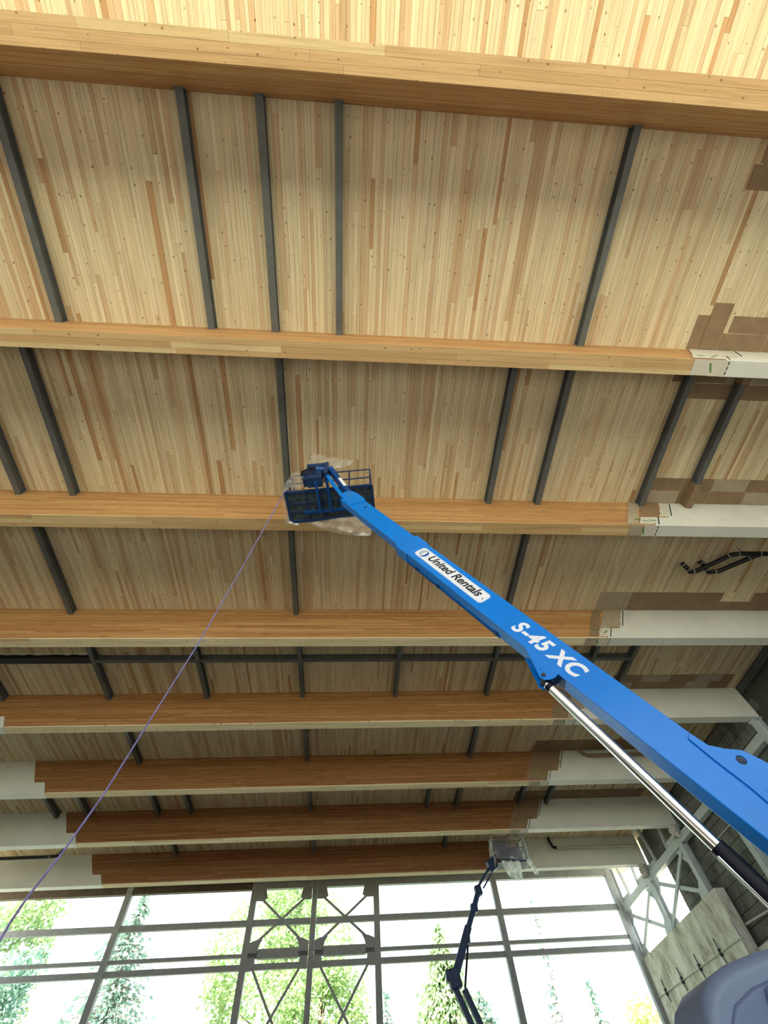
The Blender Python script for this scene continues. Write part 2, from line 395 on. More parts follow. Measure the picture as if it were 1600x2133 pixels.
# ------------------------------------------------------------------ steel purlins under the planks
def i_section(a, b, w=.17, h=.28, t=.022, up=(0, 0, 1)):
    """I section hanging below the line a-b (which is its top centre)"""
    a = Vector(a); b = Vector(b); d = b - a; l = d.length; d.normalize(); up = Vector(up); x = d.cross(up).normalized(); q = .010
    poly = [(-w / 2, 0), (w / 2, 0), (w / 2, -t), (q, -t), (q, -h + t), (w / 2, -h + t), (w / 2, -h), (-w / 2, -h), (-w / 2, -h + t), (-q, -h + t), (-q, -t), (-w / 2, -t)]
    return MB().prism(poly, a, x, up, d, l)
BAYX = {1: [-7.72, -3.85, -2.18, -0.48, 6.3],
        2: [-10.5, -8.87, -2.15, 4.54, 6.24, 9.92, 11.6],
        3: [-10.42, -2.14, 6.17],
        4: [-14.6, -10.3, -6.22, -2.11, 2.01, 6.18, 10.49, 12.25, 18.45],
        5: [-10.14, -2.08, 6.14],
        6: [-15.4, -13.8, -10.2, -8.5, -2.07, 4.4, 6.07, 9.69, 11.3],
        7: [-10.13, -2.05, 5.98]}
BAYN = {1: 'ceiling bay below the top beam', 2: 'bay behind the lift platform', 3: 'bay just below the platform', 4: 'bay with the cross strut',
        5: 'fifth bay from the top', 6: 'sixth bay from the top', 7: 'last bay above the windows'}
for bay, xs in BAYX.items():
    y0 = BEAMS[bay][1]; y1 = BEAMS[bay + 1][0]
    for k, x in enumerate(xs):
        root = empty('steel_purlin', (x, (y0 + y1) / 2, CEIL - .29))
        tag(root, 'dark steel purlin, %s from left in the %s' % (ordinal(k), BAYN[bay]), 'purlin', 'steel purlins under the ceiling')
        zt = CEIL - .010
        i_section((x, y0 + .02, zt), (x, y1 - .02, zt)).build('web_and_flanges', M['steel'], root)
        for yy, s in ((y0, 1), (y1, -1)):
            MB().box(x - .095, x + .095, yy + (.0 if s > 0 else -.02), yy + (.02 if s > 0 else 0), zt - .30, zt).build('end_plate', M['steel'], root)
            bo = MB()
            for dx in (-.05, .05):
                for dz in (-.08, -.2): bo.tube([(x + dx, yy + s * .02, zt + dz), (x + dx, yy + s * .045, zt + dz)], .018, 6)
            tag(bo.build('bolts', M['bolt'], root), kind='stuff')
st = [-10.3, -6.22, -2.11, 2.01, 6.18, 10.49, 12.25]
for k in range(6):
    a, b = st[k] + .09, st[k + 1] - .09
    o = i_section((a, 14.6, CEIL - .012), (b, 14.6, CEIL - .012), .17, .26).build('steel_strut', M['steel'])
    tag(o, 'grey steel cross strut between purlins, %s segment from the left' % ordinal(k), 'strut', 'cross struts in the fourth bay')
# black torn membrane strip that continues the strut line to the left
root = empty('black_membrane_strip', (-15.5, 14.55, CEIL - .25)); tag(root, 'black strip with torn white plastic edge on the ceiling at left', 'strip')
MB().box(-20.5, -10.42, 14.42, 14.74, CEIL - .24, CEIL - .008).build('black_strip', M['membrane'], root)
tm = MB(); n = 60; vs = []
for k in range(n + 1):
    xx = -20.4 + k * (9.9 / n); h = .05 + .05 * random.random()
    vs += [(xx, 14.41 - .02 * random.random(), CEIL - .012), (xx, 14.40 - .03 * random.random(), CEIL - h - .03)]
tm.add(vs, [(2 * k, 2 * k + 1, 2 * k + 3, 2 * k + 2) for k in range(n)])
tm.build('torn_edge', M['white'], root)

# ------------------------------------------------------------------ brown masking paper round the painted ends
def mask_on_ceiling(label, x0, x1, y0, y1, rows, cell, mats, skip=()):
    root = empty('masking_paper', ((x0 + x1) / 2, (y0 + y1) / 2, CEIL - .012)); tag(root, label, 'masking paper', 'masking paper on the ceiling')
    rh = (y1 - y0) / rows; mask_on_ceiling.n = getattr(mask_on_ceiling, 'n', 0) + 1; dn = .0007 * mask_on_ceiling.n
    for r in range(rows):
        xx = x0 + random.uniform(-.2, .35) * (r + .3); k = 0
        while xx < x1 - .1:
            xe = min(x1, xx + cell * random.uniform(.85, 1.15))
            if (r, k) not in skip:
                dx = random.uniform(-.02, .02)
                MB().box(xx + .012, xe - .012, y0 + r * rh + .012, y0 + (r + 1) * rh - .012, CEIL - .016 - .003 * ((k + r) % 2) - dn, CEIL - .0095).build('sheet', M[mats[(k * 2 + r) % len(mats)]], root)
            xx = xe; k += 1
    return root
KK = ['kraft', 'kraft', 'kraft_pale', 'kraft']
mask_on_ceiling('brown masking paper sheets on the ceiling above the second beam, right edge', 10.55, 17.5, 0.92, 1.86, 2, 1.5, KK)
r_ = mask_on_ceiling('tall brown paper flap on the ceiling beside the second beam', 9.62, 10.5, 0.94, 1.86, 1, .6, ['kraft'])
MB().box(9.95, 10.5, .62, 1.84, CEIL - .034, CEIL - .0265).build('flap', M['kraft'], r_)
mask_on_ceiling('brown paper patch on the ceiling beside the top beam, far right', 9.75, 12.5, -2.95, -1.9, 2, 1.2, ['kraft'])
mask_on_ceiling('brown masking paper on the ceiling just below the second beam', 9.5, 17.5, 2.32, 3.3, 2, 1.7, KK)
mask_on_ceiling('brown masking paper on the ceiling along the third beam', 10.2, 17.5, 6.0, 6.98, 2, 1.25, ['kraft', 'kraft_pale', 'kraft'])
mask_on_ceiling('checkered brown masking paper on the ceiling along the fourth beam', 11.2, 17.6, 11.05, 12.0, 2, 1.35, ['kraft'], skip=((0, 3),))
mask_on_ceiling('pale sprayed masking paper at the corner of the fourth beam', 9.9, 11.2, 11.05, 12.0, 1, 1.3, ['kraft_pale'])
mask_on_ceiling('patched masking paper on the ceiling along the fifth beam', 12.0, 17.9, 15.95, 16.92, 2, 1.3, ['kraft', 'kraft_pale', 'kraft_pale', 'kraft', 'kraft'])
mask_on_ceiling('dark brown masking paper on the ceiling along the sixth beam', 9.5, 16.5, 20.85, 21.77, 1, 2.4, ['kraft'])
mask_on_ceiling('olive brown masking paper on the ceiling along the seventh beam', 9.4, 17.0, 25.6, 26.5, 1, 1.5, ['kraft'])

def mask_on_beam(i, label, pieces, tapes=True):
    y0, y1 = BEAMS[i]
    root = empty('masking_paper', (9.6, y0 - .02, Z(12.2))); tag(root, label, 'masking paper', 'masking paper on the beams')
    for (xa, xb, za, zb, m_) in pieces:
        # a sheet with a ragged outline
        pts = []; n = 5
        lean = lambda p: (p[0] + SL * (p[1] - Z(12.0)), p[1])
        for k in range(n): pts.append((xa + (xb - xa) * k / n, Z(za) + random.uniform(0, .05)))
        for k in range(n): pts.append((xb - random.uniform(0, .07), Z(za + (zb - za) * k / n)))
        for k in range(n): pts.append((xb + (xa - xb) * k / n, Z(zb) - random.uniform(0, .04)))
        for k in range(n): pts.append((xa + random.uniform(0, .07), Z(zb + (za - zb) * k / n)))
        pts = [lean(p) for p in pts]
        MB().prism(pts, (0, y0 - .022, 0), (1, 0, 0), (0, 0, 1), (0, 1, 0), .0085).build('sheet', M[m_], root)
    if i <= 7:
        MB().box(8.85, 9.69, y0 + .01, y1 - .01, SOFF - .012, SOFF - .0055).build('soffit_sheet', M['kraft_pale' if i > 2 else 'kraft_white'], root)
        MB().box(9.35, 9.78, y0 + .0, y1, SOFF - .018, SOFF - .0125).build('soffit_sheet', M['kraft_white'], root)
    if tapes:
        for k in range(3):
            xx = 9.25 + k * .25
            MB().obox((xx, y0 - .026, Z(11.7 + .35 * random.random())), (.10, 0, random.uniform(-.06, .08)), (0, .003, 0), (-.01, 0, .02)).build('tape', M['green_tape'], root)
        MB().obox((9.35, (y0 + y1) / 2, SOFF - .016), (.05, .12, 0), (.02, -.01, 0), (0, 0, .003)).build('tape', M['green_tape'], root)
mask_on_beam(2, 'pale masking paper wrapped on the second beam beside the white paint', [(9.05, 10.0, 11.52, 12.0, 'kraft_white'), (9.1, 10.5, 12.0, 12.97, 'kraft_white')])
mask_on_beam(3, 'brown and white masking paper on the third beam by the white paint', [(9.0, 9.45, 11.52, 12.98, 'kraft_pale'), (9.45, 10.15, 12.0, 12.98, 'kraft'), (9.42, 10.02, 11.52, 12.0, 'kraft_white'), (10.12, 10.53, 12.0, 12.98, 'kraft_white')])
mask_on_beam(4, 'stepped brown masking paper on the fourth beam by the white paint', [(9.22, 9.66, 11.55, 12.98, 'kraft'), (9.66, 10.50, 12.0, 12.98, 'kraft_pale'), (9.6, 10.02, 11.52, 12.02, 'kraft_white')])
mask_on_beam(5, 'dark brown masking paper on the fifth beam behind the cylinder rod', [(8.95, 9.75, 11.52, 12.98, 'kraft'), (9.72, 10.02, 11.52, 12.0, 'kraft_pale'), (9.7, 10.5, 12.0, 12.98, 'kraft_pale')])
mask_on_beam(6, 'stepped brown masking paper on the sixth beam by the white paint', [(8.88, 10.0, 11.52, 12.0, 'kraft'), (8.9, 10.5, 11.99, 12.98, 'kraft')])
mask_on_beam(7, 'olive brown masking paper on the seventh beam by the white paint', [(8.98, 10.0, 11.52, 12.0, 'kraft'), (9.0, 10.5, 11.99, 12.98, 'kraft')])
# paper wrapped round the two ends of the outermost purlin in the platform bay
for (ya, yb, lab) in ((2.32, 2.75, 'brown paper wrapped round the upper end of a purlin'), (6.1, 6.98, 'brown paper wrapped round the lower end of a purlin')):
    w = MB().prism([(-.10, 0), (.10, 0), (.115, -.32), (0, -.36), (-.115, -.32)], (11.6, ya, CEIL - .02), (1, 0, 0), (0, 0, 1), (0, 1, 0), yb - ya).build('masking_paper', M['kraft'])
    tag(w, lab, 'masking paper', 'paper wrapped purlin ends')

# ------------------------------------------------------------------ pipes
def pipe_thing(name, label, runs, r, m, cat='pipe', couplings=True):
    root = empty(name, runs[0][0]); tag(root, label, cat)
    for pts in runs:
        MB().tube(pts, r, 10).build('pipe_run', M[m], root)
        if couplings and len(pts) > 2:
            for p, q in zip(pts[1:-1], pts[2:]):
                d = (Vector(q) - Vector(p)).normalized(); p = Vector(p)
                MB().tube([p + d * .10, p + d * .13], r * 1.12, 10).build('coupling_ring', M['pipe_pale'], root)
    return root
zp = Z(12.55)
pipe_thing('drain_pipe', 'black branching drain pipe below the ceiling at the right edge',
    [[(17.9, 8.80, zp), (15.2, 8.80, zp), (14.35, 8.80, zp), (14.0, 8.86, zp), (12.95, 9.60, zp - .02), (12.72, 9.68, zp), (12.6, 9.55, zp + .1), (12.50, 9.48, zp + .30)],
     [(15.15, 8.80, zp), (14.85, 8.95, zp), (13.8, 9.62, zp - .02), (13.45, 9.68, zp), (13.3, 9.5, zp + .12), (13.25, 9.45, zp + .35)]], .085, 'pipe')
for (x, y, hl) in ((14.5, 8.8, 'at the straight run'), (13.3, 9.35, 'at the upper branch'), (14.2, 9.35, 'at the lower branch')):
    o = MB().tube([(x, y, zp + .05), (x - .02, y, CEIL - .004)], .012, 6).build('pipe_hanger', M['steel']); tag(o, 'thin steel rod hanger on the black drain pipe ' + hl, 'hanger', 'pipe hangers')
pipe_thing('black_conduit', 'black pipe with an elbow in front of the last beam, lower left', [[(-21.8, 29.0, Z(11.97)), (-16.2, 29.0, Z(11.99)), (-15.75, 29.0, Z(12.02)), (-15.55, 29.0, Z(12.25)), (-15.5, 29.0, CEIL - .012)]], .085, 'pipe')
r_ = pipe_thing('white_pipe', 'pale painted pipe along the last white beam with black elbow', [[(12.95, 31.12, Z(12.42)), (17.9, 31.12, Z(12.40))]], .075, 'pipe_pale', couplings=False)
MB().tube([(12.60, 31.12, Z(12.98)), (12.66, 31.12, Z(12.7)), (12.74, 31.12, Z(12.48)), (12.95, 31.12, Z(12.42))], .078, 10).build('pipe_elbow', M['pipe'], r_)
o = pipe_thing('brown_pipe', 'brown painted pipe loop along the sixth white beam', [[(12.0, 21.6, CEIL - .04), (12.05, 21.6, Z(12.72)), (12.3, 21.6, Z(12.6)), (15.5, 21.6, Z(12.62))]], .08, 'kraft', couplings=False)

# ------------------------------------------------------------------ steel frame standing on the right-hand concrete wall
COLY = [(16.94 + 17.35) / 2, 22.0, 26.72, 31.5, 36.12]
for k, y in enumerate(COLY):
    zt = Z(11.45) if k < 4 else Z(13.0)
    root = empty('steel_column', (18.2, y, Z(8.45))); tag(root, 'pale grey steel column on the concrete wall, %s from the window corner' % ordinal(4 - k), 'column', 'columns on the right wall')
    zb = Z(8.45) if k >= 2 else Z(6.2)
    c = MB().prism([(18.02, -.17), (18.045, -.17), (18.045, -.013), (18.335, -.013), (18.335, -.17), (18.36, -.17), (18.36, .17), (18.335, .17), (18.335, .013), (18.045, .013), (18.045, .17), (18.02, .17)], (0, y, zb), (1, 0, 0), (0, 1, 0), (0, 0, 1), zt - zb)
    c.build('column_shaft', M['galv'], root)
    MB().box(17.98, 18.42, y - .24, y + .24, zb, zb + .03).build('base_plate', M['galv'], root)
    MB().box(17.98, 18.42, y - .24, y + .24, zt - .03, zt).build('cap_plate', M['galv'], root)
for k in range(4):
    y0, y1 = COLY[k] + .18, COLY[k + 1] - .18
    if k < 3: y1 -= 0
    o = MB().box(18.02, 18.36, y0, y1, Z(10.62), Z(10.98)).build('steel_tie', M['galv'], bevel=.02)
    tag(o, 'pale grey square steel tie between columns on the right wall, %s from the windows' % ordinal(3 - k), 'tie beam', 'ties on the right wall')
for k in (2, 3):
    y0, y1 = COLY[k] + .2, COLY[k + 1] - .2; xb = 18.19
    root = empty('cross_brace', (xb, (y0 + y1) / 2, Z(8.5)))
    tag(root, 'pale steel cross bracing between wall columns, ' + ('beside the window corner' if k == 3 else 'second bay from the windows'), 'bracing', 'cross bracing on the right wall')
    for a, b, dx in (((y0, 10.55), (y1, 8.6), -.05), ((y0, 8.6), (y1, 10.55), .05)):
        MB().bar((xb + dx, a[0], Z(a[1])), (xb + dx, b[0], Z(b[1])), .18, .08, (1, 0, 0)).build('brace_bar', M['galv'], root)
    for yy, sy in ((y0, 1), (y1, -1)):
        for zz, sz in ((8.5, 1), (10.6, -1)):
            MB().prism([(0, 0), (.75 * sy, 0), (.62 * sy, .30 * sz), (.28 * sy, .62 * sz), (0, .70 * sz)], (xb - .012, yy - .02 * sy, Z(zz)), (0, 1, 0), (0, 0, 1), (1, 0, 0), .024).build('gusset', M['galv'], root)
    for yy, sy in ((y0, 1), (y1, -1)):
        MB().bar((xb, yy + sy * 1.35, Z(10.98)), (xb, yy + sy * 1.05, CEIL - .1), .12, .14, (1, 0, 0)).build('upper_strut', M['galv'], root)
        MB().prism([(0, 0), (1.5 * sy, 0), (1.3 * sy, .30), (.35 * sy, .30), (0, .55)], (xb - .012, yy - .02 * sy, Z(10.98)), (0, 1, 0), (0, 0, 1), (1, 0, 0), .024).build('gusset', M['galv'], root)
# crumpled paper tied round the beam bearings
for k, y in ((2, 26.72), (3, 31.5)):
    m_ = MB(); vs = []; nu, nv = 11, 7
    for j in range(nv):
        for i2 in range(nu):
            a = 2 * math.pi * i2 / nu; rr = random.uniform(.13, .34)
            vs.append((17.86 + rr * math.cos(a) * .8, y - .30 + rr * math.sin(a) * .6 - .0, Z(10.80) + j * .10 + random.uniform(-.05, .05)))
    m_.add(vs, [(j * nu + i2, j * nu + (i2 + 1) % nu, (j + 1) * nu + (i2 + 1) % nu, (j + 1) * nu + i2) for j in range(nv - 1) for i2 in range(nu)])
    o = m_.build('crumpled_paper', M['kraft_white']); tag(o, 'crumpled paper wrapping at the end of the %s beam' % ('seventh' if k == 2 else 'last'), 'paper', 'paper at the beam bearings')
# conduit on the concrete wall, with clamps
root = empty('wall_conduit', (17.95, 31, Z(6.7))); tag(root, 'pale conduit with black clamps along the stained concrete wall', 'conduit')
MB().tube([(17.95, 25.8, Z(6.62)), (17.95, 36.3, Z(6.85))], .03, 8).build('conduit_run', M['pipe_pale'], root)
MB().tube([(17.95, 25.95, Z(7.3)), (17.95, 25.95, Z(5.2))], .035, 8).build('conduit_drop', M['pipe_pale'], root)
MB().tube([(18.25, 19.0, Z(6.55)), (18.25, 25.5, Z(6.95))], .045, 8).build('conduit_run', M['pipe_pale'], root)
for y in (28.0, 30.3, 32.5, 34.7):
    z = Z(6.62 + .23 * (y - 25.8) / 10.5)
    MB().box(17.88, 18.0, y - .05, y + .05, z - .13, z + .13).bar((17.94, y - .02, z + .1), (17.94, y + .02, z + .5), .04, .04, (1, 0, 0)).bar((17.94, y, z - .1), (17.94, y - .08, z - .4), .04, .04, (1, 0, 0)).build('clamp', M['bolt'], root)
for (ya, yb, za, zb) in ((19.5, 25.0, 9.9, 9.9), (20.5, 20.5, 9.9, 12.2)):
    o = MB().tube([(18.6, ya, Z(za)), (18.6, yb, Z(zb))], .03, 8).build('wall_conduit', M['pipe_pale'])
    tag(o, 'thin pale conduit on the block wall, ' + ('level run' if za == zb else 'upright run'), 'conduit', 'conduits on the block wall')
o = MB().box(18.56, 18.66, 20.6, 21.5, Z(8.6), Z(8.85)).build('wall_light', M['decal']); tag(o, 'small white strip fixture on the grey block wall', 'fixture')

# ------------------------------------------------------------------ window wall
WY = 36.05
win = empty('window_1', (-2.05, WY, 0)); tag(win, 'tall steel framed window wall with cross braces at the far end', 'window', kind='structure')
MX = [-22.0, -13.84, -5.93, -2.05, 1.93, 9.83, 17.9]
for x in MX:
    w = .18 if x not in (-2.05,) else .16
    MB().box(x - w, x + w, WY - .20, WY + .12, 0, CEIL - .01).build('mullion', M['mullion'], win)
TR = [(10.82, 11.12, .10), (9.43, 9.60, .08), (8.88, 9.14, .10)]
for i in range(len(MX) - 1):
    a, b = MX[i] + .18, MX[i + 1] - .18
    for (z0, z1, d) in TR:
        if i in (2, 3) and z0 == 9.43:
            MB().box(a + .55, b - .55, WY - .22, WY + .08, Z(9.32), Z(9.74)).build('transom_box', M['mullion'], win); 
            MB().box(a, a + .55, WY - .16, WY + .04, Z(9.36), Z(9.70)).build('transom_sleeve', M['steel'], win)
            MB().box(b - .55, b, WY - .16, WY + .04, Z(9.36), Z(9.70)).build('transom_sleeve', M['steel'], win)
        else: MB().box(a, b, WY - d, WY + .08, Z(z0), Z(z1)).build('transom', M['mullion'], win)
    for z0 in (4.6, 1.4):
        MB().box(a, b, WY - .1, WY + .08, Z(z0), Z(z0 + .28)).build('transom', M['mullion'], win)
    MB().box(a, b, WY - .18, WY + .1, Z(12.62), CEIL - .012).build('header', M['brownboard' if i < 2 else 'mullion'], win)
    zs = [-1.65, 1.4, 4.6, 8.88, 9.43, 10.82, 12.62]
    for z0, z1 in zip([-1.65, 1.68, 4.88, 9.14, 9.60, 11.12], [1.4, 4.6, 8.88, 9.43, 10.82, 12.62]):
        MB().box(a, b, WY + .02, WY + .035, Z(z0), Z(z1)).build('pane', M['glass'], win)
# cross braces in the two central bays
for (a, b) in ((-5.75, -2.22), (-1.88, 1.75)):
    for (zt, zb) in ((12.35, 9.75), (9.2, 4.7)):
        ia, ib = a + .35, b - .35
        MB().bar((ia, WY - .28, Z(zt - .25)), (ib, WY - .28, Z(zb + .2)), .13, .03, (0, 1, 0)).build('brace_rod', M['mullion'], win)
        MB().bar((ia, WY - .31, Z(zb + .2)), (ib, WY - .31, Z(zt - .25)), .13, .03, (0, 1, 0)).build('brace_rod', M['mullion'], win)
        for x, s in ((a, 1), (b, -1)):
            top = [(0, .35), (.55 * s, .35), (.72 * s, -.25), (.5 * s, -.38), (0, -.38)] if zt > 12 else [(0, .15), (.45 * s, .15), (.5 * s, -.2), (.32 * s, -.42), (0, -.42)]
            MB().prism(top, (x, WY - .285, Z(zt)), (1, 0, 0), (0, 0, 1), (0, 1, 0), .03).build('gusset', M['mullion'], win)
            if zb > 9: MB().prism([(0, -.2), (.5 * s, -.2), (.62 * s, .18), (.78 * s, .42), (.4 * s, .38), (0, .25)], (x, WY - .285, Z(zb)), (1, 0, 0), (0, 0, 1), (0, 1, 0), .03).build('gusset', M['mullion'], win)
wb = MB().box(-22.4, 18.5, -9.45, -9.2, -.05, 4.6).build('wall_rear_added', M['concrete']); tag(wb, 'unseen low concrete wall added behind the viewer to cut light', 'wall', kind='structure')  # unseen wall put in to dim the lower boom and engine cover
rear = empty('window_2', (-2.05, -8.9, 0)); tag(rear, 'open steel posts at the end of the hall behind the viewer', 'window', kind='structure')
for x in MX: MB().box(x - .16, x + .16, -9.05, -8.78, 0, SOFF).build('mullion', M['mullion'], rear)

# ------------------------------------------------------------------ the blue boom lift
BD = Vector((-0.479, 0.084, 0.874)).normalized()           # along the boom, upwards
BN = Vector((-0.172, -0.985, 0.0)).normalized()            # towards the lettered side
BU = BN.cross(BD).normalized()
if BU.z < 0: BU = -BU
BO = Vector((2.928, 4.641, 4.5 + ZC))
def bp(s, v, w=0.0): return BO + BD * s + BU * v + BN * w
def bbox(s0, s1, v0, v1, w0, w1):
    return MB().obox(bp((s0 + s1) / 2, (v0 + v1) / 2, (w0 + w1) / 2), BD * (s1 - s0) / 2, BU * (v1 - v0) / 2, BN * (w1 - w0) / 2)
def bplate(poly, w, t): return MB().prism(poly, bp(0, 0, w), BD, BU, BN, t)
lift = empty('boom_lift', (4.6, 4.4, 0)); tag(lift, 'blue telescopic boom lift reaching up to the ceiling, in the foreground', 'boom lift')
W = .22
outer = bbox(-4.7, 3.46, -.475, .018, -W, 0).build('outer_boom', M['blue'], lift, bevel=.012)
bbox(3.05, 3.44, -.49, .04, -W - .012, .004).build('wear_pad_collar', M['blue'], outer, bevel=.008)
for s in (3.40, 3.33, 3.14):
    for v in (-.1, -.24, -.38): 
        MB().tube([bp(s, v, .003), bp(s, v, .012)], .011, 8).build('collar_bolt', M['blue'], outer)
for s in (2.75, 2.1, .65):
    bbox(s - .04, s + .04, -.50, -.475, -W + .0, -W + .06).build('hose_clip', M['navy'], outer)
bbox(.55, 3.05, -.50, -.478, -.205, -.19).build('hose_tray', M['blue2'], outer)
bbox(-.62, -.52, -.479, -.475, -.19, -.03).build('weld_slot', M['navy'], outer)
# rear side plate with a pin hole (triangulated ring round the hole)
def holed_plate(poly, c, r, w, t, name, m, parent):
    m_ = MB(); n = 28; out = []
    pc = Vector(c)
    for k in range(n):                                     # cast rays from the hole centre to the outline
        a = 2 * math.pi * k / n; d = Vector((math.cos(a), math.sin(a))); best = 9
        for i in range(len(poly)):
            p, q = Vector(poly[i]), Vector(poly[(i + 1) % len(poly)]); e = q - p
            den = d.x * e.y - d.y * e.x
            if abs(den) < 1e-9: continue
            tt = ((p.x - pc.x) * e.y - (p.y - pc.y) * e.x) / den; uu = ((p.x - pc.x) * d.y - (p.y - pc.y) * d.x) / den
            if tt > 0 and -1e-6 <= uu <= 1 + 1e-6: best = min(best, tt)
        out.append((pc.x + d.x * best, pc.y + d.y * best))
    vs = []
    for ww in (w, w + t):
        vs += [bp(pc.x + r * math.cos(2 * math.pi * k / n), pc.y + r * math.sin(2 * math.pi * k / n), ww) for k in range(n)] + [bp(a, b, ww) for a, b in out]
    fs = []
    for k in range(n):
        j = (k + 1) % n
        fs += [(k, j, n + j, n + k), (2 * n + k, 3 * n + k, 3 * n + j, 2 * n + j), (k, 2 * n + k, 2 * n + j, j), (n + k, n + j, 3 * n + j, 3 * n + k)]
    return m_.add(vs, fs).build(name, m, parent)
flare_top = [(-1.93, -.012), (-2.085, .004), (-2.315, .225), (-2.53, .284), (-2.75, .30)]
holed_plate([(-2.20, -.02), (-2.20, .10), (-2.315, .225), (-2.53, .284), (-2.75, .30), (-2.75, -.02)], (-2.36, .108), .05, .001, .018, 'pin_plate', M['blue'], outer)
bplate([(-1.90, -.02), (-1.93, -.075), (-2.20, -.10), (-2.20, -.02), (-2.20, .10), (-2.085, .008), (-1.95, .0)][::-1], .001, .018).build('side_plate', M['blue'], outer)
bplate([(-2.20, -.02), (-2.20, -.10), (-2.53, -.112), (-2.75, -.14), (-3.2, -.30), (-4.7, -.42), (-4.7, .32), (-2.75, .30), (-2.75, -.02)][::-1], .001, .018).build('side_plate', M['blue'], outer)
bplate([(-2.10, -.02), (-2.315, .225), (-2.53, .284), (-2.75, .30), (-2.75, -.02)][::-1], -.12, .018).build('inner_plate', M['navy'], outer)  # navy puts the shade behind the pin hole into the plate colour
# cylinder bracket under the boom
for w0 in (-.016, -W + .002):
    bplate([(.075, -.473), (-.50, -.473), (-.515, -.55), (-.50, -.62), (-.46, -.685), (-.40, -.705), (-.345, -.68)][::-1], w0, .014).build('cylinder_lug', M['blue'], outer, bevel=.003)
MB().tube([bp(-.40, -.64, .012), bp(-.40, -.64, -W - .012)], .028, 14).build('pivot_pin', M['bolt'], outer)
MB().tube([bp(-.31, -.60, .001), bp(-.31, -.60, .004)], .008, 8).build('lug_bolt', M['bolt'], outer)
bbox(-.50, -.30, -.60, -.475, -W + .02, -.02).build('bracket_gusset', M['navy'], outer)
inner = bbox(3.3, 6.05, -.43, -.004, -W + .02, -.014).build('inner_boom', M['blue'], lift, bevel=.012)
bplate([(5.5, -.02), (5.62, .02), (5.95, .03), (6.22, -.02), (6.30, -.12), (6.26, -.24), (6.05, -.36), (5.6, -.42)], -.013, .016).build('tip_plate', M['blue'], inner)
bplate([(5.5, -.02), (5.62, .02), (5.95, .03), (6.22, -.02), (6.30, -.12), (6.26, -.24), (6.05, -.36), (5.6, -.42)], -W + .004, .016).build('tip_plate', M['blue'], inner)
MB().tube([bp(5.25, -.16, -.013), bp(5.25, -.16, -.004)], .035, 12).build('side_boss', M['blue2'], inner)
MB().tube([bp(6.12, -.14, .02), bp(6.12, -.14, -W)], .035, 12).build('tip_pin', M['chrome'], inner)
# lettering: decal plate, logo, words
def rrect(s0, s1, v0, v1, r, n=5):
    pts = []
    for (cx, cy, a0) in ((s1 - r, v1 - r, 0), (s0 + r, v1 - r, 90), (s0 + r, v0 + r, 180), (s1 - r, v0 + r, 270)):
        for k in range(n + 1):
            a = math.radians(a0 + 90 * k / n); pts.append((cx + r * math.cos(a), cy + r * math.sin(a)))
    return pts
bplate(rrect(1.13, 3.00, -.365, -.085, .07), .0005, .002).build('decal_border', M['decal_rim'], outer)
bplate(rrect(1.145, 2.985, -.352, -.098, .062), .0028, .001).build('decal_panel', M['decal'], outer)
def ell(cx, cy, a, b, n=24): return [(cx + a * math.cos(2 * math.pi * k / n), cy + b * math.sin(2 * math.pi * k / n)) for k in range(n)]
bplate(ell(2.84, -.222, .10, .098), .004, .0006).build('logo_disc', M['logo_grey'], outer)
bplate(ell(2.812, -.228, .050, .082), .0052, .0006).build('logo_gap', M['decal'], outer)
cp = [(2.81 + .072 * math.cos(math.radians(t)), -.228 + .092 * math.sin(math.radians(t))) for t in range(80, 285, 12)]
cp += [(2.825 + .030 * math.cos(math.radians(t)), -.224 + .080 * math.sin(math.radians(t))) for t in range(280, 80, -12)]
bplate(cp, .0064, .0006).build('logo_crescent', M['logo_blue'], outer)
def lettering(txt, s_left, v_base, size, w, m, shear, bold, name, sx=1.0, space=1.0):
    cu = bpy.data.curves.new(name, 'FONT'); cu.body = txt; cu.size = size; cu.shear = shear; cu.offset = bold; cu.extrude = .0008; cu.space_character = space
    ob = bpy.data.objects.new(name, cu); COL.objects.link(ob)
    dg = bpy.context.evaluated_depsgraph_get(); me = bpy.data.meshes.new_from_object(ob.evaluated_get(dg))
    bpy.data.objects.remove(ob)
    vs = [bp(s_left - v.co.x * sx, v_base + v.co.y, w + v.co.z) for v in me.vertices]
    fs = [tuple(p.vertices) for p in me.polygons]
    mm = MB(); mm.add(vs, fs); bpy.data.meshes.remove(me)
    return mm.build(name, m, outer)
lettering('United Rentals', 2.68, -.278, .235, .005, M['ink'], .22, .006, 'lettering_maker', 1.0, .99)
lettering('\u00ae', 1.215, -.262, .05, .005, M['ink'], 0, 0, 'lettering_mark')
lettering('S-45', .475, -.355, .34, .002, M['decal'], .25, .013, 'lettering_model', .90, 1.13)
lettering('XC', -.215, -.355, .34, .002, M['decal'], .25, .014, 'lettering_model', .92, 1.06)
# lift cylinder
cw = -W / 2
ca = bp(-.40, -.64, cw); cdir = (Vector((3.676, 4.648, 1.446 + ZC)) - ca).normalized()
jn = ca + cdir * 2.21
MB().tube([ca + cdir * .02, ca + cdir * .10], .040, 16).build('rod_eye', M['bolt'], lift)
MB().tube([ca + cdir * .08, jn + cdir * .05], .064, 24).build('cylinder_rod', M['chrome'], lift)
MB().tube([ca + cdir * .10, ca + cdir * .16], .07, 24).build('rod_collar', M['barrel'], lift)
brl = MB().tube([jn, jn + cdir * .06, jn + cdir * .07, jn + cdir * 2.2], [.082, .082, .086, .086], 24).build('cylinder_barrel', M['barrel'], lift)
MB().tube([jn + cdir * .05 - BU * .10 + BN * .05, jn + cdir * 2.0 - BU * .10 + BN * .05], .014, 8).build('hydraulic_line', M['chrome'], brl)
